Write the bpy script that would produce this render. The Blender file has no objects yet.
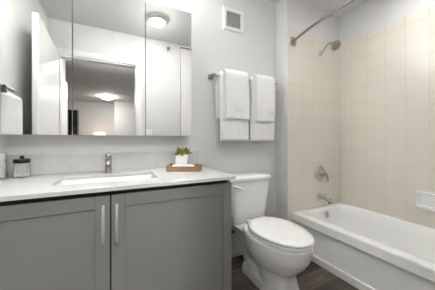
import bpy, bmesh, math, random
from mathutils import Vector, Matrix
C = bpy.context.scene.collection
S = bpy.context.scene
PI = math.pi
rnd = random.Random(7)

# ------------------------------------------------------------------ camera, world, exposure
cd = bpy.data.cameras.new('camera'); cam = bpy.data.objects.new('camera', cd); C.objects.link(cam)
cam.location = (0, 0, 1.06); cam.rotation_euler = (PI/2, 0, math.radians(-26.48))
cd.sensor_width = 36; cd.lens = 36*210/435; cd.shift_y = -4.7/435; cd.clip_start = 0.01
S.camera = cam
w = bpy.data.worlds.new('world'); S.world = w; w.use_nodes = True
w.node_tree.nodes['Background'].inputs[0].default_value = (0.8, 0.85, 0.9, 1)
w.node_tree.nodes['Background'].inputs[1].default_value = 0.05
S.view_settings.view_transform = 'Standard'; S.view_settings.look = 'None'
S.view_settings.gamma = 1; S.view_settings.use_curve_mapping = False
S.view_settings.exposure = 1.0
S.cycles.sample_clamp_indirect = 0
CEILING_LAMP = 58.0     # radiance of the flush ceiling light's diffuser
VANITY_LAMP = 265.0     # radiance of the bulbs in the three upward-facing cups above the mirror
BED_LAMP = 60.0
HALL_FILL = 120.0
SHOWER_FILL = 66.0
CEIL = 2.445

# ------------------------------------------------------------------ materials
def mat(name, col, rough=0.5, metal=0.0, bump=None, var=0.0, vscale=4.0, coat=0.0, spec=0.5, sheen=0.0):
    m = bpy.data.materials.new(name); m.use_nodes = True
    nt = m.node_tree; b = nt.nodes['Principled BSDF']
    b.inputs['Base Color'].default_value = (*col, 1); b.inputs['Roughness'].default_value = rough
    b.inputs['Metallic'].default_value = metal; b.inputs['Coat Weight'].default_value = coat
    b.inputs['Specular IOR Level'].default_value = spec; b.inputs['Sheen Weight'].default_value = sheen
    tc = nt.nodes.new('ShaderNodeTexCoord')
    if var > 0:
        n = nt.nodes.new('ShaderNodeTexNoise'); n.inputs['Scale'].default_value = vscale; n.inputs['Detail'].default_value = 4
        r = nt.nodes.new('ShaderNodeMix'); r.data_type = 'RGBA'
        r.inputs[6].default_value = (*[c*(1-var) for c in col], 1); r.inputs[7].default_value = (*[min(1, c*(1+var)) for c in col], 1)
        nt.links.new(tc.outputs['Object'], n.inputs['Vector']); nt.links.new(n.outputs['Fac'], r.inputs[0])
        nt.links.new(r.outputs[2], b.inputs['Base Color'])
    if bump:
        n2 = nt.nodes.new('ShaderNodeTexNoise'); n2.inputs['Scale'].default_value = bump[0]; n2.inputs['Detail'].default_value = 5
        bp = nt.nodes.new('ShaderNodeBump'); bp.inputs['Strength'].default_value = bump[1]; bp.inputs['Distance'].default_value = bump[2]
        nt.links.new(tc.outputs['Object'], n2.inputs['Vector']); nt.links.new(n2.outputs['Fac'], bp.inputs['Height'])
        nt.links.new(bp.outputs['Normal'], b.inputs['Normal'])
    return m

def emis(name, col, strength):
    m = bpy.data.materials.new(name); m.use_nodes = True
    b = m.node_tree.nodes['Principled BSDF']
    b.inputs['Base Color'].default_value = (*[min(1, c) for c in col], 1)
    b.inputs['Emission Color'].default_value = (*col, 1); b.inputs['Emission Strength'].default_value = strength
    return m

def thin_glass(name, tint=(.985, .99, .988)):
    m = bpy.data.materials.new(name); m.use_nodes = True
    nt = m.node_tree; nt.nodes.clear()
    o = nt.nodes.new('ShaderNodeOutputMaterial'); mx = nt.nodes.new('ShaderNodeMixShader')
    t = nt.nodes.new('ShaderNodeBsdfTransparent'); g = nt.nodes.new('ShaderNodeBsdfGlossy'); lw = nt.nodes.new('ShaderNodeLayerWeight'); lw.inputs['Blend'].default_value = .35; f = nt.nodes.new('ShaderNodeMath'); f.operation = 'MULTIPLY_ADD'; f.inputs[1].default_value = .35; f.inputs[2].default_value = .03
    nt.links.new(lw.outputs['Facing'], f.inputs[0])
    t.inputs[0].default_value = (*tint, 1); g.inputs['Roughness'].default_value = 0.03
    nt.links.new(f.outputs[0], mx.inputs[0]); nt.links.new(t.outputs[0], mx.inputs[1]); nt.links.new(g.outputs[0], mx.inputs[2])
    nt.links.new(mx.outputs[0], o.inputs[0])
    return m

def grid_coords(nt, axis, off_a, off_z):
    g = nt.nodes.new('ShaderNodeNewGeometry'); s = nt.nodes.new('ShaderNodeSeparateXYZ'); c = nt.nodes.new('ShaderNodeCombineXYZ')
    nt.links.new(g.outputs['Position'], s.inputs[0])
    for i, (src, off) in enumerate(((axis, off_a), ('Z', off_z))):
        a = nt.nodes.new('ShaderNodeMath'); a.operation = 'SUBTRACT'; a.inputs[1].default_value = off
        nt.links.new(s.outputs[src], a.inputs[0]); nt.links.new(a.outputs[0], c.inputs[i])
    return c

def tile_mat(name, axis, off_a, off_z, pitch=0.1535):
    m = bpy.data.materials.new(name); m.use_nodes = True
    nt = m.node_tree; b = nt.nodes['Principled BSDF']
    c = grid_coords(nt, axis, off_a, off_z)
    k = nt.nodes.new('ShaderNodeTexBrick'); k.offset = 0; k.squash = 1
    k.inputs['Scale'].default_value = 1; k.inputs['Brick Width'].default_value = pitch; k.inputs['Row Height'].default_value = pitch
    k.inputs['Mortar Size'].default_value = 0.0017; k.inputs['Mortar Smooth'].default_value = 0.4; k.inputs['Bias'].default_value = 0
    k.inputs['Color1'].default_value = TILE1; k.inputs['Color2'].default_value = TILE2; k.inputs['Mortar'].default_value = GROUT
    nt.links.new(c.outputs[0], k.inputs['Vector']); nt.links.new(k.outputs['Color'], b.inputs['Base Color'])
    bp = nt.nodes.new('ShaderNodeBump'); bp.invert = True; bp.inputs['Strength'].default_value = 0.5; bp.inputs['Distance'].default_value = 0.0015
    nt.links.new(k.outputs['Fac'], bp.inputs['Height']); nt.links.new(bp.outputs['Normal'], b.inputs['Normal'])
    b.inputs['Roughness'].default_value = 0.22
    return m
TILE1 = (.735, .69, .61, 1); TILE2 = (.755, .71, .63, 1); GROUT = (.60, .56, .49, 1)

def plank_mat():
    m = bpy.data.materials.new('dark wood planks'); m.use_nodes = True
    nt = m.node_tree; b = nt.nodes['Principled BSDF']
    g = nt.nodes.new('ShaderNodeNewGeometry')
    mp = nt.nodes.new('ShaderNodeMapping'); mp.inputs['Location'].default_value = (0.37, 0.02, 0)
    nt.links.new(g.outputs['Position'], mp.inputs['Vector'])
    k = nt.nodes.new('ShaderNodeTexBrick'); k.offset = 0.37
    for n, v in (('Scale', 1), ('Brick Width', 1.1), ('Row Height', .15), ('Mortar Size', .0015), ('Mortar Smooth', .2), ('Bias', -.1)): k.inputs[n].default_value = v
    k.inputs['Color1'].default_value = (.055, .045, .038, 1); k.inputs['Color2'].default_value = (.215, .178, .148, 1); k.inputs['Mortar'].default_value = (.02, .014, .01, 1)
    nt.links.new(mp.outputs[0], k.inputs['Vector'])
    mp2 = nt.nodes.new('ShaderNodeMapping'); mp2.inputs['Scale'].default_value = (2.5, 30, 1)
    nt.links.new(g.outputs['Position'], mp2.inputs['Vector'])
    n = nt.nodes.new('ShaderNodeTexNoise'); n.inputs['Scale'].default_value = 1.6; n.inputs['Detail'].default_value = 8; n.inputs['Roughness'].default_value = .65
    nt.links.new(mp2.outputs[0], n.inputs['Vector'])
    r = nt.nodes.new('ShaderNodeValToRGB'); r.color_ramp.elements[0].position = .3; r.color_ramp.elements[0].color = (.45, .43, .42, 1)
    r.color_ramp.elements[1].position = .72; r.color_ramp.elements[1].color = (1.35, 1.32, 1.3, 1)
    nt.links.new(n.outputs['Fac'], r.inputs[0])
    x = nt.nodes.new('ShaderNodeMix'); x.data_type = 'RGBA'; x.blend_type = 'MULTIPLY'; x.inputs[0].default_value = 1
    nt.links.new(k.outputs['Color'], x.inputs[6]); nt.links.new(r.outputs[0], x.inputs[7]); nt.links.new(x.outputs[2], b.inputs['Base Color'])
    b.inputs['Roughness'].default_value = .42
    bp = nt.nodes.new('ShaderNodeBump'); bp.inputs['Strength'].default_value = .25; bp.inputs['Distance'].default_value = .002
    nt.links.new(n.outputs['Fac'], bp.inputs['Height']); nt.links.new(bp.outputs['Normal'], b.inputs['Normal'])
    return m

def quartz_mat():
    m = bpy.data.materials.new('white quartz'); m.use_nodes = True
    nt = m.node_tree; b = nt.nodes['Principled BSDF']
    tc = nt.nodes.new('ShaderNodeTexCoord')
    n = nt.nodes.new('ShaderNodeTexNoise'); n.inputs['Scale'].default_value = 2.2; n.inputs['Detail'].default_value = 9; n.inputs['Roughness'].default_value = .6; n.inputs['Distortion'].default_value = 1.2
    r = nt.nodes.new('ShaderNodeValToRGB'); e = r.color_ramp.elements
    e[0].position = .46; e[0].color = (.64, .64, .635, 1); e[1].position = .54; e[1].color = (.64, .64, .635, 1)
    v = r.color_ramp.elements.new(.5); v.color = (.60, .60, .595, 1)
    nt.links.new(tc.outputs['Object'], n.inputs['Vector']); nt.links.new(n.outputs['Fac'], r.inputs[0]); nt.links.new(r.outputs[0], b.inputs['Base Color'])
    b.inputs['Roughness'].default_value = .18
    return m

def wood_mat(name, c1, c2):
    m = bpy.data.materials.new(name); m.use_nodes = True
    nt = m.node_tree; b = nt.nodes['Principled BSDF']
    tc = nt.nodes.new('ShaderNodeTexCoord'); mp = nt.nodes.new('ShaderNodeMapping'); mp.inputs['Scale'].default_value = (6, 60, 60)
    n = nt.nodes.new('ShaderNodeTexNoise'); n.inputs['Scale'].default_value = 2; n.inputs['Detail'].default_value = 6
    x = nt.nodes.new('ShaderNodeMix'); x.data_type = 'RGBA'; x.inputs[6].default_value = (*c1, 1); x.inputs[7].default_value = (*c2, 1)
    nt.links.new(tc.outputs['Object'], mp.inputs[0]); nt.links.new(mp.outputs[0], n.inputs['Vector'])
    nt.links.new(n.outputs['Fac'], x.inputs[0]); nt.links.new(x.outputs[2], b.inputs['Base Color']); b.inputs['Roughness'].default_value = .5
    return m

M = dict(
    wall=mat('pale grey wall paint', (.685, .685, .68), .55, bump=(220, .08, .0006)),
    ceil=mat('white ceiling paint', (.74, .74, .73), .8, bump=(160, .15, .001)),
    bedwall=mat('bedroom wall paint', (.62, .62, .61), .7, bump=(200, .08, .0006)),
    white=mat('white trim paint', (.80, .80, .785), .35),
    doorpaint=mat('white door paint', (.82, .82, .80), .4),
    cabinet=mat('grey cabinet paint', (.232, .232, .224), .42, var=.03, vscale=3),
    carcass=mat('near-black gap shade and toe kick', (.02, .02, .019), .8),  # near-black standing for shade behind gaps; toe kick as well
    porcelain=mat('white porcelain', (.86, .86, .85), .12, coat=.3),
    sinkwhite=mat('white sink china', (.72, .72, .71), .25),
    plastic=mat('white seat plastic', (.86, .86, .85), .22),
    enamel=mat('white tub enamel', (.86, .86, .85), .16, coat=.3),
    nickel=mat('brushed nickel', (.50, .485, .46), .28, 1.0),
    satin=mat('satin pull metal', (.66, .65, .63), .45, .75),
    rodmetal=mat('grey rod metal', (.33, .32, .30), .30, 1.0),
    chrome=mat('chrome', (.72, .71, .69), .14, 1.0),
    darkmetal=mat('dark bronze metal', (.12, .11, .10), .35, .8),
    mirror=mat('mirror silver', (.82, .825, .82), .0, 1.0),
    mirroredge=mat('mirror glass edge', (.45, .48, .46), .2),
    towel=mat('white terry cloth', (.88, .88, .87), .95, bump=(420, .9, .004), sheen=.3),
    band=mat('woven towel band', (.84, .84, .83), .9, bump=(900, .4, .001)),
    black=mat('black lid', (.012, .011, .010), .4),
    cotton=mat('white cotton', (.85, .84, .80), .95),
    stick=mat('paper stick', (.78, .76, .70), .8),
    soil=mat('dark soil', (.03, .022, .015), .95, bump=(150, 1, .004)),
    leaf=mat('green leaf', (.24, .235, .055), .5, var=.6, vscale=30),
    slot=mat('dark vent cavity', (.36, .36, .36), .9),
    red=mat('red mark', (.55, .05, .03), .4),
    blackgoods=mat('black case', (.015, .015, .018), .5),
    glass=thin_glass('clear glass'),
    rubber=mat('braided hose', (.35, .35, .35), .4, .7, bump=(700, .6, .001)),
    planks=plank_mat(), quartz=quartz_mat(),
    wood=wood_mat('brown tray wood', (.24, .14, .075), (.42, .27, .16)),
    darkwood=wood_mat('dark table wood', (.05, .03, .02), (.10, .06, .04)),
    tile_end=tile_mat('beige tile end wall', 'X', 2.271-.129, .676),
    tile_side=tile_mat('beige tile long wall', 'Y', 1.363, .676),
    tiletrim=mat('beige bullnose tile', (.745, .70, .62), .22),
    dome=emis('lit frosted dome', (1, .995, .985), CEILING_LAMP),
    shade=emis('lit opal shade', (1, .995, .985), VANITY_LAMP),
    beddome=emis('lit bedroom dome', (1, .97, .93), BED_LAMP),
    hallfill=emis('hall fill dome', (1, .995, .985), HALL_FILL),
    fill_light=emis('lit downlight lens', (1, .995, .985), SHOWER_FILL),
    lampshade=emis('lit orange shade', (1, .70, .48), .8),
)

# ------------------------------------------------------------------ mesh helpers
class G:
    def __init__(s): s.bm = bmesh.new()
    def box(s, x0, x1, y0, y1, z0, z1, bev=0.0, seg=2):
        bm2 = bmesh.new(); bmesh.ops.create_cube(bm2, size=1)
        for v in bm2.verts: v.co = Vector(((x0+x1)/2+v.co.x*(x1-x0), (y0+y1)/2+v.co.y*(y1-y0), (z0+z1)/2+v.co.z*(z1-z0)))
        if bev: bmesh.ops.bevel(bm2, geom=bm2.edges[:], offset=bev, segments=seg, profile=.5, affect='EDGES')
        return s.merge(bm2)
    def merge(s, bm2, mtx=None):
        if mtx is not None: bm2.transform(mtx)
        me = bpy.data.meshes.new('t'); bm2.to_mesh(me); bm2.free(); s.bm.from_mesh(me); bpy.data.meshes.remove(me); return s
    def loft(s, rings, cap0=True, cap1=True, close=False):
        vs = [[s.bm.verts.new(p) for p in r] for r in rings]; n = len(rings[0])
        pairs = list(zip(vs, vs[1:])) + ([(vs[-1], vs[0])] if close else [])
        for a, b in pairs:
            for i in range(n):
                j = (i+1) % n
                try: s.bm.faces.new((a[i], a[j], b[j], b[i]))
                except ValueError: pass
        if not close:
            if cap0: s.bm.faces.new(vs[0][::-1])
            if cap1: s.bm.faces.new(vs[-1])
        return s
    def lathe(s, prof, n=28, axis='z', at=(0, 0, 0), cap=True):
        rings = []
        for r, h in prof:
            ring = []
            for i in range(n):
                a = 2*PI*i/n; c, d = r*math.cos(a), r*math.sin(a)
                p = {'z': (c, d, h), 'y': (c, h, -d), 'x': (h, c, d), '-y': (c, -h, d)}[axis]
                ring.append(Vector(p)+Vector(at))
            rings.append(ring)
        return s.loft(rings, cap, cap)
    def tube(s, pts, rad, n=12):
        pts = [Vector(p) for p in pts]; rads = rad if isinstance(rad, (list, tuple)) else [rad]*len(pts)
        rings = []; up = None
        for i, p in enumerate(pts):
            t = (pts[min(i+1, len(pts)-1)]-pts[max(i-1, 0)]).normalized()
            if up is None: up = t.orthogonal().normalized()
            up = (up - t*up.dot(t)).normalized(); b = t.cross(up)
            rings.append([p+(up*math.cos(2*PI*k/n)+b*math.sin(2*PI*k/n))*rads[i] for k in range(n)])
        return s.loft(rings)
    def build(s, name, m, parent=None, loc=None, rotz=0, smooth=40, mods=()):
        bmesh.ops.recalc_face_normals(s.bm, faces=s.bm.faces[:])
        me = bpy.data.meshes.new(name); s.bm.to_mesh(me); s.bm.free()
        for q in (m if isinstance(m, (list, tuple)) else [m]): me.materials.append(q)
        if smooth:
            for p in me.polygons: p.use_smooth = True
            me.set_sharp_from_angle(angle=math.radians(smooth))
        o = bpy.data.objects.new(name, me); C.objects.link(o)
        if parent is not None: o.parent = parent
        if loc is not None: o.location = loc
        o.rotation_euler = (0, 0, rotz)
        for f in mods: f(o)
        return o

def curve_pts(ctrl, n=10):      # Catmull-Rom through control points
    P = [Vector(c) for c in ctrl]; P = [2*P[0]-P[1]]+P+[2*P[-1]-P[-2]]; out = []
    for i in range(1, len(P)-2):
        for k in range(n):
            t = k/n; a, b, c, d = P[i-1:i+3]
            out.append(.5*((2*b)+(c-a)*t+(2*a-5*b+4*c-d)*t*t+(3*b-a-3*c+d)*t**3))
    return out+[P[-2]]

def rr(cx, cy, hx, hy, r, z, m=8):      # rounded rectangle ring at height z
    pts = []
    for (sx, sy, a0) in ((1, 1, 0), (-1, 1, PI/2), (-1, -1, PI), (1, -1, 1.5*PI)):
        for i in range(m):
            a = a0+PI/2*i/(m-1)
            pts.append(Vector((cx+sx*(hx-r)+r*math.cos(a), cy+sy*(hy-r)+r*math.sin(a), z)))
    return pts

def sring(cx, cy, hx, hy, p, z, n=48):  # superellipse ring
    pts = []
    for i in range(n):
        a = 2*PI*i/n; c, d = math.cos(a), math.sin(a)
        pts.append(Vector((cx+hx*math.copysign(abs(c)**(2/p), c), cy+hy*math.copysign(abs(d)**(2/p), d), z)))
    return pts

def thing(name, label, cat, loc=(0, 0, 0), rotz=0, group=None):
    o = bpy.data.objects.new(name, None); C.objects.link(o); o.empty_display_size = .05
    o.location = loc; o.rotation_euler = (0, 0, rotz); tag(o, label, cat, group); return o
def tag(o, label, cat, group=None):
    o['label'] = label; o['category'] = cat
    if group: o['group'] = group
    return o
def struct(name, g, m, parent=None, **k):
    o = g.build(name, m, parent, **k)
    if parent is None: o['kind'] = 'structure'
    return o
def dup(root, loc, rotz=0, label=None):
    r = root.copy(); C.objects.link(r); r.location = loc; r.rotation_euler = (0, 0, rotz)
    if label: r['label'] = label
    for ch in list(root.children):
        c = ch.copy(); C.objects.link(c); c.parent = r
        for g in ch.children:
            d = g.copy(); C.objects.link(d); d.parent = c
    return r
def subsurf(lv):
    def f(o):
        md = o.modifiers.new('subsurf', 'SUBSURF'); md.levels = lv; md.render_levels = lv
    return f

# ------------------------------------------------------------------ room shell
YB, XW, YT, XR, XL, YF = 1.65, 1.488, 1.490, 2.271, -.66, .06
DX0, DX1, DZ = -.55, .27, 2.045          # doorway
struct('floor', G().box(-2.4, 2.4, -5.9, 1.75, -.08, 0), M['planks'])
struct('ceiling', G().box(-2.4, 2.4, -5.9, 1.75, CEIL, CEIL+.08), M['ceil'])
struct('wall_back', G().box(XL-.1, XW+.02, YB, YB+.1, 0, CEIL), M['wall'])
struct('wall_left', G().box(XL-.1, XL, -.05, YB, 0, CEIL), M['wall'])
struct('wall_tub_end', G().box(XW, XR+.11, YT+.008, YB+.1, 0, CEIL), M['wall'])
struct('wall_right', G().box(XR+.008, XR+.11, -.05, YT+.008, 0, CEIL), M['wall'])
cx0, cx1, cz = .876, 1.48, 2.415          # closet opening in the front wall
g = G()
g.box(XL-.1, DX0, -.05, YF, 0, CEIL); g.box(DX0, DX1, -.05, YF, DZ, CEIL); g.box(DX1, cx0, -.05, YF, 0, CEIL)
g.box(cx0, cx1, -.05, YF, cz, CEIL); g.box(cx1, XR+.008, -.05, YF, 0, CEIL)
struct('wall_front', g, M['wall'], smooth=0)
# tiled faces of the tub alcove
struct('wall_tile_end', G().box(XW, XR, YT, YT+.008, .0, 2.057), M['tile_end'])
struct('wall_tile_right', G().box(XR, XR+.008, YF, YT+.008, .0, 2.057), M['tile_side'])
g = G(); p = .1535
x = XW
xs = [XW]+[XR-.129-p*k for k in range(4, -1, -1) if XR-.129-p*k > XW+.01]+[XR]
for a, b in zip(xs, xs[1:]): g.box(a+.001, b-.001, YT, YT+.008, 2.0585, 2.13, .0015, 1)
struct('trim_1', g, M['tiletrim'])
g = G(); ys = [YT]+[1.363-p*k for k in range(0, 9) if 1.363-p*k > YF+.01]+[YF]
for a, b in zip(ys, ys[1:]): g.box(XR, XR+.008, b+.001, a-.001, 2.0585, 2.13, .0015, 1)
struct('trim_2', g, M['tiletrim'])
# baseboards
struct('baseboard_back', G().box(.66, XW, YB-.014, YB, 0, .13, .004), M['white'])
struct('baseboard_tub_end', G().box(XW-.012, XW, YT, YB-.014, 0, .13, .003), M['white'])
struct('baseboard_front', G().box(.345, cx0-.01, YF, YF+.014, 0, .13, .004), M['white'])
struct('baseboard_left', G().box(XL, XL+.014, YF, 1.05, 0, .13, .004), M['white'])
# doorway casing and jamb
g = G()
for y0, y1 in ((YF, YF+.016), (-.066, -.05)):
    g.box(DX0-.07, DX0-.004, y0, y1, 0, DZ+.004, .004); g.box(DX1+.004, DX1+.07, y0, y1, 0, DZ+.004, .004)
    g.box(DX0-.07, DX1+.07, y0, y1, DZ+.004, DZ+.074, .004)
struct('trim_3', g, M['white'])
g = G(); g.box(DX0-.001, DX0+.004, -.05, YF, 0, DZ); g.box(DX1-.004, DX1+.001, -.05, YF, 0, DZ); g.box(DX0, DX1, -.05, YF, DZ-.012, DZ+.001)
struct('trim_4', g, M['white'])
# open bathroom door against the left wall
d = struct('door_1', G().box(-.040, 0, 0, .87, .012, 2.045, .002, 1), M['doorpaint'], loc=(-.549, .085, 0), rotz=math.radians(-2.2))
g = G(); g.lathe([(.026, 0), (.026, .006), (.011, .010), (.011, .035), (.022, .042), (.027, .052), (.024, .064), (.010, .069)], 20, 'x', (0, .805, .98))
g.build('door_knob', M['nickel'], d)
for z in (.25, 1.03, 1.82):
    G().tube([(.001, -.005, z-.045), (.001, -.005, z+.045)], .004, 10).build('hinge', M['nickel'], d)
# closet door beside the doorway, reaching almost to the ceiling
d2 = struct('door_2', G().box(cx0+.008, cx1-.006, .015, .052, .01, cz-.010, .002, 1), M['doorpaint'])
G().lathe([(.012, 0), (.012, .018), (.018, .022), (.018, .03), (.006, .033)], 16, 'y', (cx0+.06, .052, 1.0)).build('door_knob', M['nickel'], d2)
g = G(); g.box(cx0-.02, cx1+.02, -.30, -.06, 0, CEIL)
struct('wall_closet', g, M['carcass'])  # near-black block, puts the shade of the closet door gaps into colour
# bedroom seen through the doorway (only in the mirror)
struct('wall_bedroom_left', G().box(-2.4, -2.3, -5.9, -.05, 0, CEIL), M['bedwall'])
struct('wall_bedroom_right', G().box(2.0, 2.1, -5.9, -.05, 0, CEIL), M['bedwall'])
struct('wall_bedroom_far', G().box(-2.3, 2.0, -5.9, -5.8, 0, CEIL), M['bedwall'])
struct('wall_bedroom_alcove', G().box(0.05, 2.0, -5.8, -5.3, 0, CEIL), M['bedwall'])
struct('wall_hall_left', G().box(-2.3, -.74, -1.42, -.05, 0, CEIL), M['bedwall'])
struct('door_3', G().box(-.74, -.70, -1.36, -.60, .01, 2.04, .003, 1), M['doorpaint'])

# ------------------------------------------------------------------ bath tub
TY0, TY1 = YF+.002, YT-.001
tub = thing('bathtub', 'white built-in bathtub with recessed front apron along the tiled wall', 'bathtub', (1.535, TY0, 0))
ox, oy = 1.535, TY0
x1 = XR-.001
def tring(xf, z, inset=0.0, r=.004, m=8):
    return [v-Vector((ox, oy, 0)) for v in rr((xf+x1-inset)/2, (TY0+TY1)/2, (x1-inset-xf)/2, (TY1-TY0)/2-inset, r, z, m)]
rings = [tring(1.563, .001), tring(1.558, .050), tring(1.558, .056), tring(1.560, .061), tring(1.571, .065), tring(1.572, .070), tring(1.560, .27), tring(1.558, .285), tring(1.555, .292), tring(1.540, .297),
         tring(1.536, .301), tring(1.536, .308), tring(1.536, .353), tring(1.536, .360), tring(1.538, .3675, .001, .006), tring(1.543, .3715, .005, .010), tring(1.549, .3725, .008, .014), tring(1.590, .3735, .03, .04)]
def bring(x0, xb, y0, yb, r, z):
    return [v-Vector((ox, oy, 0)) for v in rr((x0+xb)/2, (y0+yb)/2, (xb-x0)/2, (yb-y0)/2, r, z)]
rings += [bring(1.612, 2.235, .13, 1.435, .10, .374), bring(1.622, 2.226, .142, 1.427, .11, .371), bring(1.632, 2.212, .16, 1.412, .11, .355),
          bring(1.650, 2.200, .20, 1.398, .12, .28), bring(1.680, 2.180, .26, 1.38, .13, .16), bring(1.71, 2.155, .31, 1.355, .13, .09),
          bring(1.76, 2.11, .37, 1.30, .12, .062), bring(1.85, 2.02, .5, 1.15, .08, .058)]
g = G(); g.loft(rings); g.build('tub_body', M['enamel'], tub, smooth=38)
g = G(); g.lathe([(.0, .0), (.034, .001), (.036, .006), (.031, .011), (.012, .013), (.0, .013)], 24, '-y'); g.build('overflow_cover', M['chrome'], tub, (1.925-ox, 1.404-oy, .312))
g = G(); g.box(-.004, .004, -.022, -.012, -.018, .018, .002); g.build('overflow_lever', M['chrome'], tub, (1.925-ox, 1.404-oy, .312))
G().lathe([(.0, 0), (.03, 0), (.03, .003), (.0, .004)], 20, 'z', (1.935-ox, 1.22-oy, .060)).build('drain', M['chrome'], tub)

# ------------------------------------------------------------------ shower fittings
yw = YT
v = thing('shower_valve', 'round chrome single-lever shower valve on the beige end wall', 'faucet', (1.936, yw, .718))
G().lathe([(0, 0), (.078, .0), (.078, .004), (.070, .011), (.050, .015), (0, .016)], 32, '-y').build('escutcheon', M['nickel'], v)
G().lathe([(0, .015), (.036, .015), (.034, .045), (.028, .055), (0, .057)], 24, '-y').build('handle_hub', M['nickel'], v)
g = G(); g.tube(curve_pts([(.012, -.045, .012), (.036, -.056, -.012), (.048, -.060, -.055), (.050, -.060, -.085)], 6), [.013]*7+[.012]*6+[.009]*6, 10); g.build('lever', M['nickel'], v)
G().lathe([(0, .057), (.010, .057), (.009, .059), (0, .0595)], 12, '-y', (-.008, 0, -.012)).build('hot_mark', M['red'], v)
v = thing('tub_spout', 'chrome tub spout jutting from the beige end wall above the tub', 'faucet', (1.93, yw, .478))
G().lathe([(0, 0), (.034, 0), (.034, .008), (.028, .014), (0, .014)], 24, '-y').build('wall_collar', M['nickel'], v)
g = G(); rs = []
for t, zc, hx, hz in ((.01, 0, .026, .026), (.05, -.002, .025, .026), (.09, -.006, .023, .025), (.115, -.012, .021, .024), (.132, -.022, .018, .016), (.137, -.026, .012, .008)):
    rs.append([Vector((hx*math.cos(a), -t, zc+hz*math.sin(a))) for a in [2*PI*i/20 for i in range(20)]])
g.loft(rs); g.build('spout_body', M['nickel'], v)
G().lathe([(.014, -.058), (.015, -.02), (.012, -.01)], 16, 'z', (0, -.118, .012)).build('outlet', M['darkmetal'], v)
G().tube([(0, -.07, .02), (0, -.07, .036)], [.005, .006], 10).build('diverter_knob', M['nickel'], v)
v = thing('shower_fixture', 'brushed nickel shower head on a curved arm high on the tiled wall', 'shower head', (1.944, yw, 1.97))
G().lathe([(0, 0), (.032, 0), (.030, .008), (.016, .016), (0, .016)], 24, '-y').build('wall_flange', M['nickel'], v)
ap = curve_pts([(0, 0, 0), (0, -.035, .014), (0, -.07, .048), (0, -.105, .062), (0, -.14, .045)], 7)
G().tube(ap, .0095, 12).build('shower_arm', M['nickel'], v)
g = G(); b2 = G().lathe([(0, 0), (.014, 0), (.016, .016), (.020, .024), (.046, .046), (.052, .056), (.052, .066), (.047, .070), (.0, .0705)], 28).bm
mtx = Matrix.Translation((.004, -.128, .055)) @ Matrix.Rotation(math.radians(180-48), 4, 'X')
g.merge(b2, mtx); hd = g.build('spray_head', M['nickel'], v)
g = G(); b2 = G().lathe([(0, .0706), (.040, .0706), (.038, .073), (0, .0735)], 24).bm
g.merge(b2, mtx); g.build('nozzle_plate', M['rodmetal'], hd)
# curved curtain rod
rod = thing('shower_curtain_rod', 'curved metal shower curtain rod spanning the tub alcove near the ceiling', 'curtain rod', (1.5525, yw, 2.012))
pts = [(1.45+(y-.776)**2*.2-1.5525, y-yw, 0) for y in [yw-.004-(yw-.004-YF-.004)*i/40 for i in range(41)]]
G().tube(pts, .0112, 12).build('rod', M['rodmetal'], rod)
for yy, s in ((0, -1), (YF-yw, 1)):
    g = G(); g.box(-.034, .034, min(yy, yy+s*.012), max(yy, yy+s*.012), -.040, .040, .004); g.box(-.02, .02, min(yy, yy+s*.032), max(yy, yy+s*.032), -.022, .022, .004)
    g.build('wall_flange', M['rodmetal'], rod)
# soap dish on the right wall
sd = thing('soap_dish', 'white ceramic soap dish set into the beige tile above the tub', 'soap dish', (XR, .711, .505))
g = G(); hw = .112
ringf = lambda x, ins, zi=None: [Vector((x, a*(hw-ins), .0705+b*(.0695-(zi if zi is not None else ins)))) for a, b in ((-1, -1), (1, -1), (1, 1), (-1, 1))]
g.loft([ringf(0, 0), ringf(-.026, 0), ringf(-.032, .004), ringf(-.032, .013), ringf(-.027, .017), ringf(-.019, .024)])
sec = [(-.010, .002), (-.040, -.004), (-.062, .004), (-.070, .016), (-.070, .026), (-.064, .030), (-.056, .024), (-.036, .018), (-.010, .020)]
rs = []
for t in (-1, -.97, -.88, -.6, 0, .6, .88, .97, 1):
    k = 1-.35*abs(t)**8; rs.append([Vector((xx*k, t*hw*.985, zz)) for xx, zz in sec])
g.loft(rs)
g.build('dish_body', M['porcelain'], sd, smooth=35)

# ------------------------------------------------------------------ vanity
VX0, VX1, VF = XL+.004, .636, 1.088
van = thing('vanity_cabinet', 'grey shaker vanity cabinet with two doors under the white counter', 'cabinet', (0, VF, 0))
L = lambda x, y, z: (x, y-VF, z)
g = G(); t = .018
g.box(VX0, VX0+t, .022, YB-VF-.004, .0, .829); g.box(VX1-t, VX1, .022, YB-VF-.004, .0, .829)
g.box(VX0+t, VX1-t, .03, YB-VF-.004, .10, .118); g.box(VX0+t, VX1-t, .545, YB-VF-.004, .118, .829)
g.box(VX0+t, VX1-t, .024, .042, .775, .829)
g.build('carcass', M['cabinet'], van, smooth=0)
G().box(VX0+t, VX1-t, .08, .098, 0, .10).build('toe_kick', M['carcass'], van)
G().box(VX0+t, VX1-t, .0235, .0245, .12, .829).build('shadow_strip', M['carcass'], van)  # near-black sheet, shade under the counter and between the doors painted in
def shaker(x0, x1, z0, z1, fr=.058):
    g = G()
    g.box(x0, x0+fr, 0, .02, z0, z1, .0012, 1); g.box(x1-fr, x1, 0, .02, z0, z1, .0012, 1)
    g.box(x0+fr, x1-fr, 0, .02, z1-fr, z1, .0012, 1); g.box(x0+fr, x1-fr, 0, .02, z0, z0+fr, .0012, 1)
    g.box(x0+fr-.002, x1-fr+.002, .007, .018, z0+fr-.002, z1-fr+.002)
    return g.build('door', M['cabinet'], van, smooth=0)
def pull(x, dr):
    g = G(); g.box(x-.0065, x+.0065, -.036, -.026, .597, .772, .003)
    for z in (.612, .757): g.tube([(x, .001, z), (x, -.03, z)], .0045, 10)
    g.build('handle', M['satin'], dr)
dl = shaker(VX0+.002, -.012, .105, .806); pull(-.039, dl)
dr_ = shaker(-.006, VX1, .105, .806); pull(.016, dr_)
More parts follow.
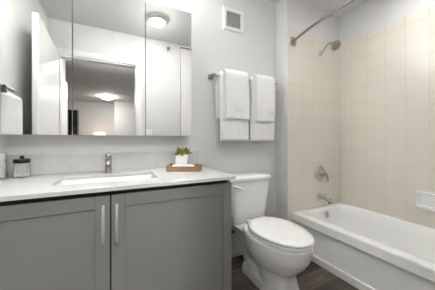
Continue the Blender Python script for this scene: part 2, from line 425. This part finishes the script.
# countertop with basin cut-out
CZ0, CZ1 = .830, .850
ct = thing('countertop', 'white veined quartz countertop with low backsplash over the grey vanity', 'countertop', (0, VF, CZ0))
SX0, SX1, SY0, SY1 = -.258, .232, 1.205, 1.468
scx, scy, shx, shy = (SX0+SX1)/2, (SY0+SY1)/2-VF, (SX1-SX0)/2, (SY1-SY0)/2
ccx, ccy, chx, chy = (XL+.002+.652)/2, (1.066+YB-.001)/2-VF, (.652-XL-.002)/2, (YB-.001-1.066)/2
g = G(); g.loft([rr(ccx, ccy, chx, chy, .003, 0), rr(ccx, ccy, chx, chy, .003, CZ1-CZ0-.0015), rr(ccx, ccy, chx-.0015, chy-.0015, .003, CZ1-CZ0),
                 rr(scx, scy, shx+.001, shy+.001, .03, CZ1-CZ0), rr(scx, scy, shx, shy, .03, CZ1-CZ0-.001), rr(scx, scy, shx, shy, .03, 0)], close=True)
g.build('counter_slab', M['quartz'], ct, smooth=30)
G().box(XL+.002, .640, YB-VF-.021, YB-VF-.001, CZ1-CZ0, .972-CZ0, .0015, 1).build('backsplash', M['quartz'], ct)
sk = thing('sink', 'white rectangular undermount sink basin set in the quartz counter', 'sink', (scx, scy+VF, .695))
R0 = lambda hx, hy, r, z: rr(0, 0, hx, hy, r, z)
g = G(); g.loft([R0(shx+.012, shy+.012, .03, .1345), R0(shx+.002, shy+.002, .032, .1345), R0(shx-.002, shy-.002, .034, .128), R0(shx-.012, shy-.012, .045, .05), R0(shx-.035, shy-.035, .05, .02),
                 R0(shx-.09, shy-.07, .04, .012), R0(.03, .03, .025, .008), R0(.03, .03, .025, 0), R0(shx-.09, shy-.07, .04, .0), R0(shx-.025, shy-.025, .05, .008), R0(shx, shy, .045, .05), R0(shx+.012, shy+.012, .03, .128)], close=True)
g.build('basin', M['sinkwhite'], sk)
G().lathe([(0, .006), (.028, .006), (.028, .0105), (.02, .0125), (0, .0125)], 20).build('drain', M['chrome'], sk)
# faucet
f = thing('sink_faucet', 'single-hole nickel sink faucet standing behind the basin', 'faucet', (-.026, 1.545, CZ1))
G().lathe([(0, 0), (.027, 0), (.027, .004), (.022, .007), (0, .007)], 24).build('base_ring', M['nickel'], f)
G().lathe([(0, .006), (.0215, .006), (.0195, .03), (.0185, .085), (.0195, .095), (0, .097)], 24).build('faucet_body', M['nickel'], f)
g = G(); rs = []
for t, zc, hx, hz in ((0, .078, .016, .013), (.04, .080, .0155, .011), (.08, .074, .015, .010), (.105, .066, .0145, .010), (.112, .062, .010, .006)):
    rs.append([Vector((hx*math.cos(a), -t, zc+hz*math.sin(a))) for a in [2*PI*i/18 for i in range(18)]])
g.loft(rs); sp = g.build('spout', M['nickel'], f)
G().lathe([(.009, .0), (.010, .012)], 14, 'z', (0, -.097, .050)).build('aerator', M['darkmetal'], sp)
g = G(); g.lathe([(0, .099), (.019, .099), (.020, .112), (.016, .122), (0, .124)], 22)
g.box(-.0075, .0075, -.010, .06, .120, .129, .003); g.box(-.034, 0, -.005, .005, .110, .117, .002); g.build('lever_handle', M['nickel'], f)

# ------------------------------------------------------------------ counter items
# black-lidded jar of cotton swabs
jx, jy = -.462, 1.562
j = thing('glass_jar', 'small clear glass jar with a flat black lid and ball knob', 'jar', (jx, jy, CZ1))
G().lathe([(0, .0005), (.038, .0005), (.041, .004), (.0405, .030), (.037, .072), (.0345, .082), (.033, .082), (.0355, .071), (.039, .030), (.039, .006), (0, .004)], 32).build('jar_body', M['glass'], j)
ld = G().lathe([(0, .0825), (.0365, .0825), (.0375, .084), (.0375, .102), (.036, .104), (0, .104)], 32).build('lid', M['black'], j)
G().lathe([(0, .104), (.005, .104), (.005, .106), (.0085, .109), (.0108, .115), (.0085, .121), (0, .1235)], 20).build('knob', M['black'], ld)
g = G(); g.tube([(0, 0, -.034), (0, 0, .034)], .0012, 6)
for s in (-1, 1): g.lathe([(.001, s*.024), (.003, s*.027), (.0036, s*.031), (.0028, s*.036), (.0005, s*.0385)], 8)
proto = None
n = 0
for ring, cnt, tilt in ((.0325, 19, 5), (.0245, 13, 4), (.016, 8, 3), (.007, 3, 1)):
    for i in range(cnt):
        a = 2*PI*(i+.3*rnd.random())/cnt; rd = ring
        if proto is None: o = g.build('cotton_swab', M['cotton']); proto = o; tag(o, 'white cotton swab standing inside the black-lidded glass jar', 'cotton swab', 'cotton swabs in the jar')
        else: o = proto.copy(); C.objects.link(o)
        o.location = (jx+rd*.93*math.cos(a), jy+rd*.93*math.sin(a), CZ1+.0445+rnd.uniform(-.001, .0015))
        o.rotation_euler = (math.radians(tilt*.5)*math.sin(a), -math.radians(tilt*.5)*math.cos(a), 0)
# glass tumbler at the frame's edge
tb = thing('glass_tumbler', 'clear glass tumbler with white bathroom cotton at the left end of the counter', 'tumbler', (-.556, 1.525, CZ1))
G().lathe([(0, .0005), (.040, .0005), (.042, .003), (.0435, .145), (.0415, .145), (.040, .012), (0, .010)], 32).build('tumbler_glass', M['glass'], tb)
G().lathe([(0, 0.0006), (.0425, .0006), (.0435, .004), (.0430, .010), (.0, .010)], 32).build('base_ring', M['nickel'], tb)
cp = thing('cotton_pad_stack', 'stack of white cotton pads inside the glass tumbler', 'cotton pads', (-.556, 1.525, CZ1+.0135))
for k in range(14): G().lathe([(0, .0), (.032, .0), (.036, .002), (.036, .0065), (.032, .0085), (0, .0085)], 24, 'z', (0, 0, k*.0088)).build('pad', M['cotton'], cp)
# wooden tray with succulent and rolled cloth
ra = math.radians(-27)
ux, uy = math.cos(ra), math.sin(ra); vx, vy = -uy, ux
tcx, tcy = .452, 1.418
def on_tray(a, b, z): return (tcx+ux*a+vx*b, tcy+uy*a+vy*b, z)
tr = thing('wooden_tray', 'small brown slatted wood tray on the counter beside the sink', 'tray', (tcx, tcy, CZ1), ra)
tr.scale = (.93, 1, 1)
g = G(); g.box(-.118, .118, -.066, .066, .001, .011, .001, 1)
g.build('tray_bottom', M['wood'], tr)
for (a0, a1, b0, b1) in ((-.122, .122, -.072, -.063), (-.122, .122, .063, .072)): G().box(a0, a1, b0, b1, 0, .036, .0015, 1).build('side', M['wood'], tr)
for s in (-1, 1):
    g = G(); a0, a1 = (s*.122, s*.113) if s < 0 else (.113, .122)
    g.box(a0, a1, -.063, .063, 0, .020, .0015, 1); g.box(a0, a1, -.063, -.035, .020, .040, .0015, 1); g.box(a0, a1, .035, .063, .020, .040, .0015, 1); g.box(a0, a1, -.063, .063, .036, .042, .0015, 1)
    g.build('handle_end', M['wood'], tr)
pp = thing('potted_succulent', 'green succulent in a square white pot standing in the wooden tray', 'plant', on_tray(-.022, .0195, CZ1+.0112), ra)
g = G(); h = .042
g.loft([rr(0, 0, h-.004, h-.004, .006, .0005), rr(0, 0, h-.001, h-.001, .007, .004), rr(0, 0, h+.001, h+.001, .007, .099), rr(0, 0, h, h, .007, .101), rr(0, 0, h-.005, h-.005, .005, .101), rr(0, 0, h-.006, h-.006, .005, .088)])
g.build('pot', M['porcelain'], pp)
G().loft([rr(0, 0, h-.0065, h-.0065, .005, .0885), rr(0, 0, h-.0065, h-.0065, .005, .092)]).build('soil', M['soil'], pp)
g = G()
for i in range(84):
    a = rnd.uniform(0, 2*PI); el = rnd.uniform(-.25, .95); ln = rnd.uniform(.034, .058); bx, by = rnd.uniform(-.030, .030), rnd.uniform(-.030, .030)
    b2 = bmesh.new(); bmesh.ops.create_icosphere(b2, subdivisions=2, radius=1)
    for vv in b2.verts:
        t = vv.co.x; k = (1-.45*max(0, t))*(1 if t > -.3 else .8); vv.co = Vector(((t+1)*.5*ln, vv.co.y*.0145*k, vv.co.z*.0042+.006*((t+1)*.5)**2))
    g.merge(b2, Matrix.Translation((bx, by, .093+rnd.uniform(0, .016))) @ Matrix.Rotation(a, 4, 'Z') @ Matrix.Rotation(-el, 4, 'Y'))
g.build('leaves', M['leaf'], pp, smooth=60)
rc = thing('rolled_washcloth', 'white rolled washcloth lying in front in the wooden tray', 'washcloth', on_tray(-.004, -.0435, CZ1+.0115), ra)
g = G(); rs = []
for i in range(13):
    t = -1+2*i/12; k = (1-abs(t)**8*.3)
    rs.append([Vector((t*.072, .019*k*math.cos(a), .018+.018*k*math.sin(a))) for a in [2*PI*q/24 for q in range(24)]])
g.loft(rs); g.build('cloth_roll', M['towel'], rc)
for s in (-1, 1):
    pts = [Vector((s*.0725, (.002+.0125*q/30)*math.cos(q*.55), .018+(.002+.0125*q/30)*math.sin(q*.55))) for q in range(31)]
    G().tube(pts, .0016, 6).build('spiral_edge', M['towel'], rc)

# ------------------------------------------------------------------ mirrored medicine cabinet
DM = 1.515; MZ0, MZ1 = 1.091, 2.024
mc = thing('mirror_cabinet', 'wide three-door mirrored medicine cabinet on the wall above the vanity', 'mirror cabinet', (0, YB, MZ0))
G().box(-.532, .532, DM+.022-YB, -.001, .002, MZ1-MZ0-.002).build('cabinet_body', M['white'], mc, smooth=0)
for a, b in ((-.535, -.2190), (-.2155, .1990), (.2025, .535)):
    dd = G().box(a, b, DM+.004-YB, DM+.020-YB, 0, MZ1-MZ0, .001, 1).build('mirror_door', M['mirroredge'], mc, smooth=0)
    G().box(a+.0008, b-.0008, DM-YB, DM+.0038-YB, .0008, MZ1-MZ0-.0008).build('mirror_glass', [M['mirror']], dd, smooth=0)
# vanity light bar above the mirror (just out of frame)
vl = thing('vanity_light', 'nickel light bar with three upward cups mounted above the mirrored cabinet', 'wall light', (0, YB, 2.205))
G().box(-.36, .36, -.02, 0, -.024, .024, .004).build('back_plate', M['nickel'], vl)
for x in (-.27, .02, .31):
    arm = G().tube(curve_pts([(x, -.02, 0), (x, -.05, .006), (x, -.077, -.02)], 6), .008, 10).build('arm', M['nickel'], vl)
    sh = G().lathe([(0, -.03), (.028, -.03), (.045, .0), (.054, .034), (.050, .034), (.042, .004), (0, -.005)], 28, 'z', (x, -.077, 0)).build('shade', M['satin'], vl)
    G().lathe([(0, .018), (.043, .020), (.043, .028), (0, .032)], 24, 'z', (x, -.077, 0)).build('bulb', M['shade'], sh)

# ------------------------------------------------------------------ ceiling light
cl = thing('ceiling_light', 'lit round flush ceiling light with a nickel rim', 'ceiling light', (.455, .585, CEIL))
G().lathe([(.0, 0), (.112, 0), (.122, -.006), (.121, -.014), (.098, -.034), (.082, -.040), (.078, -.036), (0, -.03)], 40).build('rim', M['satin'], cl)
G().lathe([(.079, -.036), (.076, -.050), (.066, -.060), (.045, -.067), (0.0, -.070)], 36, cap=False).build('diffuser_dome', M['dome'], cl)

# ------------------------------------------------------------------ wall vent
vn = thing('wall_vent', 'square white louvred exhaust vent high on the back wall', 'vent', (.981, YB, 2.151))
g = G(); a, b, z0, z1 = .108, .074, .102, .070
rings = [[Vector((sx*hx, -y, sz*hz)) for sx, sz in ((-1, -1), (1, -1), (1, 1), (-1, 1))] for hx, hz, y in ((a, z0, 0), (a, z0, .006), (a-.006, z0-.006, .013), (b+.002, z1+.002, .013), (b, z1, .011), (b, z1, 0))]
g.loft(rings, close=True); g.build('frame', M['white'], vn, smooth=20)
G().box(-b, b, -.002, -.0005, -z1, z1).build('cavity', M['slot'], vn)
g = G()
for k in range(9):
    zc = -z1+.0155*(k+.5)
    b2 = bmesh.new(); bmesh.ops.create_cube(b2, size=1)
    for q in b2.verts: q.co = Vector((q.co.x*2*b, q.co.y*.0150, q.co.z*.0020))
    g.merge(b2, Matrix.Translation((0, -.0075, zc)) @ Matrix.Rotation(math.radians(38), 4, 'X'))
g.build('louvres', M['white'], vn, smooth=0)

# ------------------------------------------------------------------ towel bar and towels
BZ, BY = 1.605, 1.578
tbar = thing('towel_bar', 'nickel towel bar with square wall plates between mirror and tub', 'towel bar', (1.06, YB, BZ))
for x in (.752-1.06, 1.412-1.06):
    g = G(); g.box(x-.024, x+.024, -.012, 0, -.024, .024, .004); g.box(x-.012, x+.012, BY-.014-YB, -.01, -.012, .012, .003)
    g.build('wall_mount', M['rodmetal'], tbar)
G().tube([(.742-1.06, BY-YB, 0), (1.424-1.06, BY-YB, 0)], .009, 14).build('bar', M['nickel'], tbar)

def drape(x0, x1, R, th, front, back, seed, ns=44, wav=.003, bshift=0):
    """towel hung over a bar along x: local origin on bar centre; inner radius R, thickness th; drops below the bar"""
    rr_ = random.Random(seed); ph = [rr_.uniform(0, 6) for _ in range(6)]
    path = []
    for i in range(ns//2): path.append((R, -back+back*i/(ns//2), 1, 0))
    for i in range(13):
        a = PI*i/12; path.append((R*math.cos(a), R*math.sin(a), math.cos(a), math.sin(a)))
    for i in range(1, ns+1): path.append((-R, -front*i/ns, -1, 0))
    nx = 26; outer = []; inner = []
    for i in range(nx):
        t = i/(nx-1); x = x0+(x1-x0)*t; ro = []; ri = []
        edge = max(0, 1-min(t, 1-t)/.045); pinch = th*(1-.55*edge**2)
        for (yy, zz, n_y, n_z) in path:
            drop = max(0, -zz); end = max(0, 1-min(abs(zz+front) if n_y < 0 else abs(zz+back), 1)/.018) if n_z == 0 else 0
            wv = wav*(math.sin(x*34+ph[0]+drop*3)+.6*math.sin(x*71+ph[1]-drop*6)+.5*math.sin(drop*22+ph[2]))*min(1, drop*4)
            xo = x+.004*math.sin(drop*9+ph[3])*min(1, drop*5)
            if n_y > 0 and n_z == 0: xo -= bshift*min(1, drop*12)
            tt = pinch*(1-.4*end**2)
            if n_y > 0 and n_z == 0: wv *= .3
            ri.append(Vector((xo, yy, zz))); ro.append(Vector((xo, yy+n_y*(tt+max(-th*.5, wv)), zz+n_z*tt-(.002*end if n_z == 0 else 0))))
        outer.append(ro); inner.append(ri)
    rings = [o_+i_[::-1] for o_, i_ in zip(outer, inner)]
    g = G(); g.loft(rings); return g
def towel(name, label, cat, x0, x1, R, th, front, back, seed, band_z, loc, group=None, rotz=0, wav=.003, bshift=0):
    t = thing(name, label, cat, loc, rotz, group)
    drape(x0, x1, R, th, front, back, seed, wav=wav, bshift=bshift).build('cloth', M['towel'], t, smooth=50)
    if band_z:
        for dz in (0, .016):
            g = G(); yb_ = -R-th-.0035
            g.box(x0+.006, x1-.006, yb_, yb_+.012, band_z+dz-.0035, band_z+dz+.0035, .002, 2); g.build('woven_band', M['band'], t)
    return t
loc = (0, BY, BZ)
towel('bath_towel', 'long white bath towel on the left half of the towel bar', 'towel', .800, 1.078, .0105, .028, .548, .36, 3, None, loc, bshift=.022)
towel('bath_towel', 'long white bath towel on the right half of the towel bar, nearer the tub', 'towel', 1.112, 1.378, .0105, .028, .548, .36, 5, None, loc)
towel('hand_towel', 'short white hand towel folded over the left bath towel', 'towel', .838, 1.066, .0475, .016, .362, .25, 9, -.285, loc, wav=.006)
towel('hand_towel', 'short white hand towel folded over the right bath towel', 'towel', 1.150, 1.364, .0475, .016, .372, .25, 12, -.29, loc, wav=.006)
# towel bar on the left wall (seen in the mirror)
lb = thing('towel_bar', 'short metal towel bar on the left wall seen at the mirror edge', 'towel bar', (XL, 1.27, 1.325))
for y in (-.19, .19):
    g = G(); g.box(0, .012, y-.022, y+.022, -.022, .022, .004); g.box(.01, .075, y-.010, y+.010, -.010, .010, .003); g.build('wall_mount', M['rodmetal'], lb)
G().tube([(.128, .10, .03), (.128, .215, .03)], .011, 12).build('front_bar', M['rodmetal'], lb); G().box(.06, .134, .185, .205, .0, .04, .003).build('front_arm', M['rodmetal'], lb)
G().tube([(.066, -.205, 0), (.066, .205, 0)], .009, 12).build('bar', M['nickel'], lb)
towel('hand_towel', 'white towel on the left wall, reflected at the left edge of the mirror', 'towel', -.165, .165, .0105, .022, .42, .40, 21, None, (XL+.066, 1.275, 1.325), None, PI/2)

# ------------------------------------------------------------------ toilet
TX = 1.043
tl = thing('toilet', 'white two-piece toilet with closed lid between vanity and tub', 'toilet', (TX, YB, 0))
def egg(b, f, hw, z, n=56, sq=.86, k=.10):
    pts = []
    for i in range(n):
        t = 2*PI*i/n; c, s = math.cos(t), math.sin(t)
        yy = b+(f-b)*(1-c)/2
        pts.append(Vector((hw*math.copysign(abs(s)**sq, s)*(1+k*c), -yy, z)))
    return pts
g = G()
g.loft([egg(.40, .672, .124, .0, sq=.55, k=.03), egg(.40, .668, .121, .02, sq=.55, k=.03), egg(.40, .650, .108, .08, sq=.6, k=.03), egg(.37, .638, .100, .145, sq=.65, k=.03), egg(.31, .645, .106, .175, sq=.75, k=.03), egg(.26, .680, .140, .203, sq=.82),
        egg(.235, .722, .166, .25), egg(.225, .750, .178, .295), egg(.215, .760, .183, .34), egg(.21, .768, .186, .375), egg(.21, .768, .184, .392), egg(.215, .762, .178, .398)])
g.loft([rr(0, -.19, .105, .10, .03, .30), rr(0, -.20, .130, .11, .03, .34), rr(0, -.205, .150, .110, .04, .352), rr(0, -.205, .150, .110, .04, .3645)])      # deck under the tank
g.loft([rr(0, -.30, .052, .17, .05, .02), rr(0, -.29, .056, .18, .05, .12), rr(0, -.24, .075, .16, .05, .22), rr(0, -.20, .085, .13, .05, .31)])      # trapway
g.loft([rr(0, -.36, .116, .175, .06, .0), rr(0, -.36, .115, .175, .06, .045), rr(0, -.36, .108, .168, .06, .070), rr(0, -.36, .085, .15, .05, .086)])     # foot
def rem(o):
    md = o.modifiers.new('remesh', 'REMESH'); md.mode = 'VOXEL'; md.voxel_size = .006; md.use_smooth_shade = True
    sm = o.modifiers.new('smooth', 'SMOOTH'); sm.factor = .6; sm.iterations = 5
g.build('bowl', M['porcelain'], tl, mods=[rem], smooth=0)
g = G(); g.loft([egg(.288, .766, .173, .397), egg(.283, .772, .179, .402), egg(.283, .773, .180, .412), egg(.288, .768, .175, .4165)]); g.build('seat', M['plastic'], tl)
g = G(); g.loft([egg(.286, .768, .175, .4195), egg(.281, .774, .180, .424), egg(.281, .774, .180, .433), egg(.289, .766, .172, .440), egg(.30, .71, .13, .4435), egg(.42, .58, .05, .4445)]); g.build('seat_lid', M['plastic'], tl, smooth=60)
for s in (-1, 1): G().box(s*.075-.022, s*.075+.022, -.297, -.252, .392, .428, .008, 3).build('hinge_cap', M['plastic'], tl)
def trect(hw, y0, y1, z, p=5.5): return sring(0, -(y0+y1)/2, hw, (y1-y0)/2, p, z, 64)
g = G()
g.loft([trect(.135, .05, .165, .366), trect(.158, .035, .182, .371), trect(.168, .028, .190, .388), trect(.176, .022, .195, .46), trect(.195, .018, .200, .58), trect(.212, .014, .204, .70), trect(.214, .014, .204, .716)])
tk = g.build('tank', M['porcelain'], tl)
g = G()
g.loft([trect(.220, .010, .212, .7165), trect(.227, .006, .218, .722), trect(.227, .006, .218, .745), trect(.220, .012, .212, .756), trect(.19, .03, .19, .762), trect(.12, .06, .15, .7645)])
g.build('tank_lid', M['porcelain'], tl, smooth=50)
lv = G().lathe([(0, 0), (.013, 0), (.013, .006), (.008, .010), (.008, .02), (0, .02)], 16, '-y', (-.172, -.199, .684)).build('flush_lever', M['plastic'], tl)
g = G(); g.tube(curve_pts([(-.176, -.218, .688), (-.145, -.224, .680), (-.105, -.222, .660)], 6), [.009]*6+[.008]*6+[.0065], 10); g.build('lever_arm', M['plastic'], lv)
for s in (-1, 1): G().lathe([(.014, .0), (.014, .016), (.010, .024), (0, .026)], 16, 'z', (s*.100, -.30, .068)).build('bolt_cap', M['plastic'], tl)
# water supply stop
sv = thing('water_supply_valve', 'metal shut-off valve and hose under the toilet tank by the vanity', 'valve', (.925, YB, .262))
G().lathe([(0, 0), (.028, 0), (.026, .006), (.010, .010), (0, .010)], 20, '-y').build('wall_escutcheon', M['chrome'], sv)
G().tube([(0, -.008, 0), (0, -.065, 0)], .009, 12).build('valve_stem', M['chrome'], sv)
g = G(); b2 = G().lathe([(.0, .062), (.019, .064), (.021, .072), (.016, .080), (0, .082)], 16, '-y').bm
g.merge(b2, Matrix.Diagonal((1.4, 1, .7, 1))); g.build('oval_handle', M['darkmetal'], sv)
G().tube(curve_pts([(0, -.045, .008), (-.004, -.048, .03), (-.022, -.052, .055), (-.020, -.056, .072), (-.018, -.058, .085)], 6), .006, 10).build('supply_hose', M['rubber'], sv)
G().lathe([(.013, 0), (.013, .018), (.010, .024), (0, .024)], 12, 'z', (-.018, -.058, .074)).build('coupling_nut', M['plastic'], sv)

# ------------------------------------------------------------------ things seen only in the mirror, plus two added unseen lamps
sw = thing('light_switch', 'white double switch plate on the wall beside the doorway, seen in the mirror', 'switch', (.436, YF, 1.150))
G().box(-.043, .043, 0, .006, -.060, .060, .003).build('cover_plate', M['white'], sw)
for x in (-.021, .021): G().box(x-.014, x+.014, .004, .010, -.030, .030, .002).build('rocker', M['plastic'], sw)
spk = thing('fire_sprinkler', 'small sidewall fire sprinkler on the front wall, seen in the mirror', 'sprinkler', (.69, YF, 2.335))
G().lathe([(0, 0), (.034, 0), (.030, .006), (.014, .010), (0, .010)], 20, 'y').build('escutcheon', M['white'], spk)
G().tube([(0, .01, 0), (0, .05, -.002)], .010, 12).build('sprinkler_body', M['darkmetal'], spk)
g = G(); g.box(-.022, .022, .052, .056, -.016, .012, .001, 1); g.box(-.020, .020, .040, .070, .010, .014, .001, 1); g.box(-.005, .005, .045, .055, -.040, .0, .002); g.build('deflector', M['chrome'], spk)
bl = thing('ceiling_light', 'lit flush ceiling light in the dark bedroom, seen in the mirror', 'ceiling light', (-.16, -4.45, CEIL))
G().lathe([(0, 0), (.19, 0), (.20, -.015), (.185, -.03), (0, -.03)], 32).build('rim', M['nickel'], bl)
G().lathe([(.180, -.028), (.165, -.06), (.10, -.085), (0, -.09)], 32, cap=False).build('diffuser_dome', M['beddome'], bl)
hl = thing('ceiling_light', 'added unseen fill light on the hall ceiling outside the bathroom door', 'ceiling light', (.12, -.95, CEIL))  # unseen lamp added as front fill for the vanity
G().lathe([(0, 0), (.14, 0), (.148, -.012), (.14, -.03), (0, -.03)], 32).build('rim', M['nickel'], hl)
G().lathe([(.13, -.028), (.12, -.05), (.08, -.07), (0, -.075)], 32, cap=False).build('diffuser_dome', M['hallfill'], hl)
dn = thing('shower_fill_light', 'small added unseen downlight in the ceiling over the bathtub', 'fill_light', (1.88, .62, CEIL))  # out-of-view lamp added to brighten the tub alcove
G().lathe([(.064, -.010), (.064, -.001), (.085, -.001), (.086, -.006), (.064, -.010)], 32, cap=False).build('trim_ring', M['white'], dn)
G().lathe([(0, -.004), (.063, -.004), (.063, -.007), (0, -.007)], 32).build('lens', M['fill_light'], dn)
nt_ = thing('nightstand', 'dark wooden nightstand against the far bedroom wall', 'nightstand', (-.42, -5.50, 0))
G().box(-.25, .25, -.2, .2, .58, .62, .004).build('table_top', M['darkwood'], nt_)
G().box(-.22, .22, -.18, .17, .38, .58).build('drawer_box', M['darkwood'], nt_)
for x in (-.22, .22):
    for y in (-.17, .17): G().box(x-.018, x+.018, y-.018, y+.018, 0, .58).build('leg', M['darkwood'], nt_)
bd = thing('table_lamp', 'table lamp with a glowing orange shade in the bedroom, seen in the mirror', 'lamp', (-.42, -5.50, .62))
G().lathe([(0, 0), (.08, 0), (.08, .015), (.02, .03), (.05, .14), (.055, .2), (.02, .32), (.015, .46), (0, .46)], 24).build('lamp_base', M['porcelain'], bd)
G().lathe([(.20, .44), (.185, .73), (.180, .73), (.195, .44)], 32, cap=False).build('lamp_shade', M['lampshade'], bd)
bk = thing('black_shelf', 'tall narrow black shelf in the bedroom, seen at the mirror seam', 'shelf', (-.98, -4.0, 0))
g = G(); g.box(-.105, -.095, -.15, .15, 0, 1.9); g.box(.095, .105, -.15, .15, 0, 1.9); g.box(-.095, .095, -.15, -.14, 0, 1.9); g.build('side_frame', M['blackgoods'], bk)
for k in range(6): G().box(-.095, .095, -.14, .15, .04+k*.366, .055+k*.366).build('shelf_board', M['blackgoods'], bk)
for k in range(5):
    x = -.075
    tag(G().box(-.09, .09, -.13, .10, 0, .31, .004).build('storage_box', M['blackgoods'], None, (-.98, -4.0, .0555+k*.366)), ['black box on the lowest board of the narrow black shelf', 'black box second from the bottom of the narrow black shelf', 'black box on the middle board of the narrow black shelf', 'black box second from the top of the narrow black shelf', 'black box topmost on the narrow black shelf'][k], 'box', 'black boxes on the narrow shelf')
tag(G().box(-.05, .05, -.02, .03, 0, .09, .004).build('red_box', M['red'], None, (-.96, -3.875, .0555+3*.366)), 'small red box in front of the black boxes on the narrow shelf', 'box')
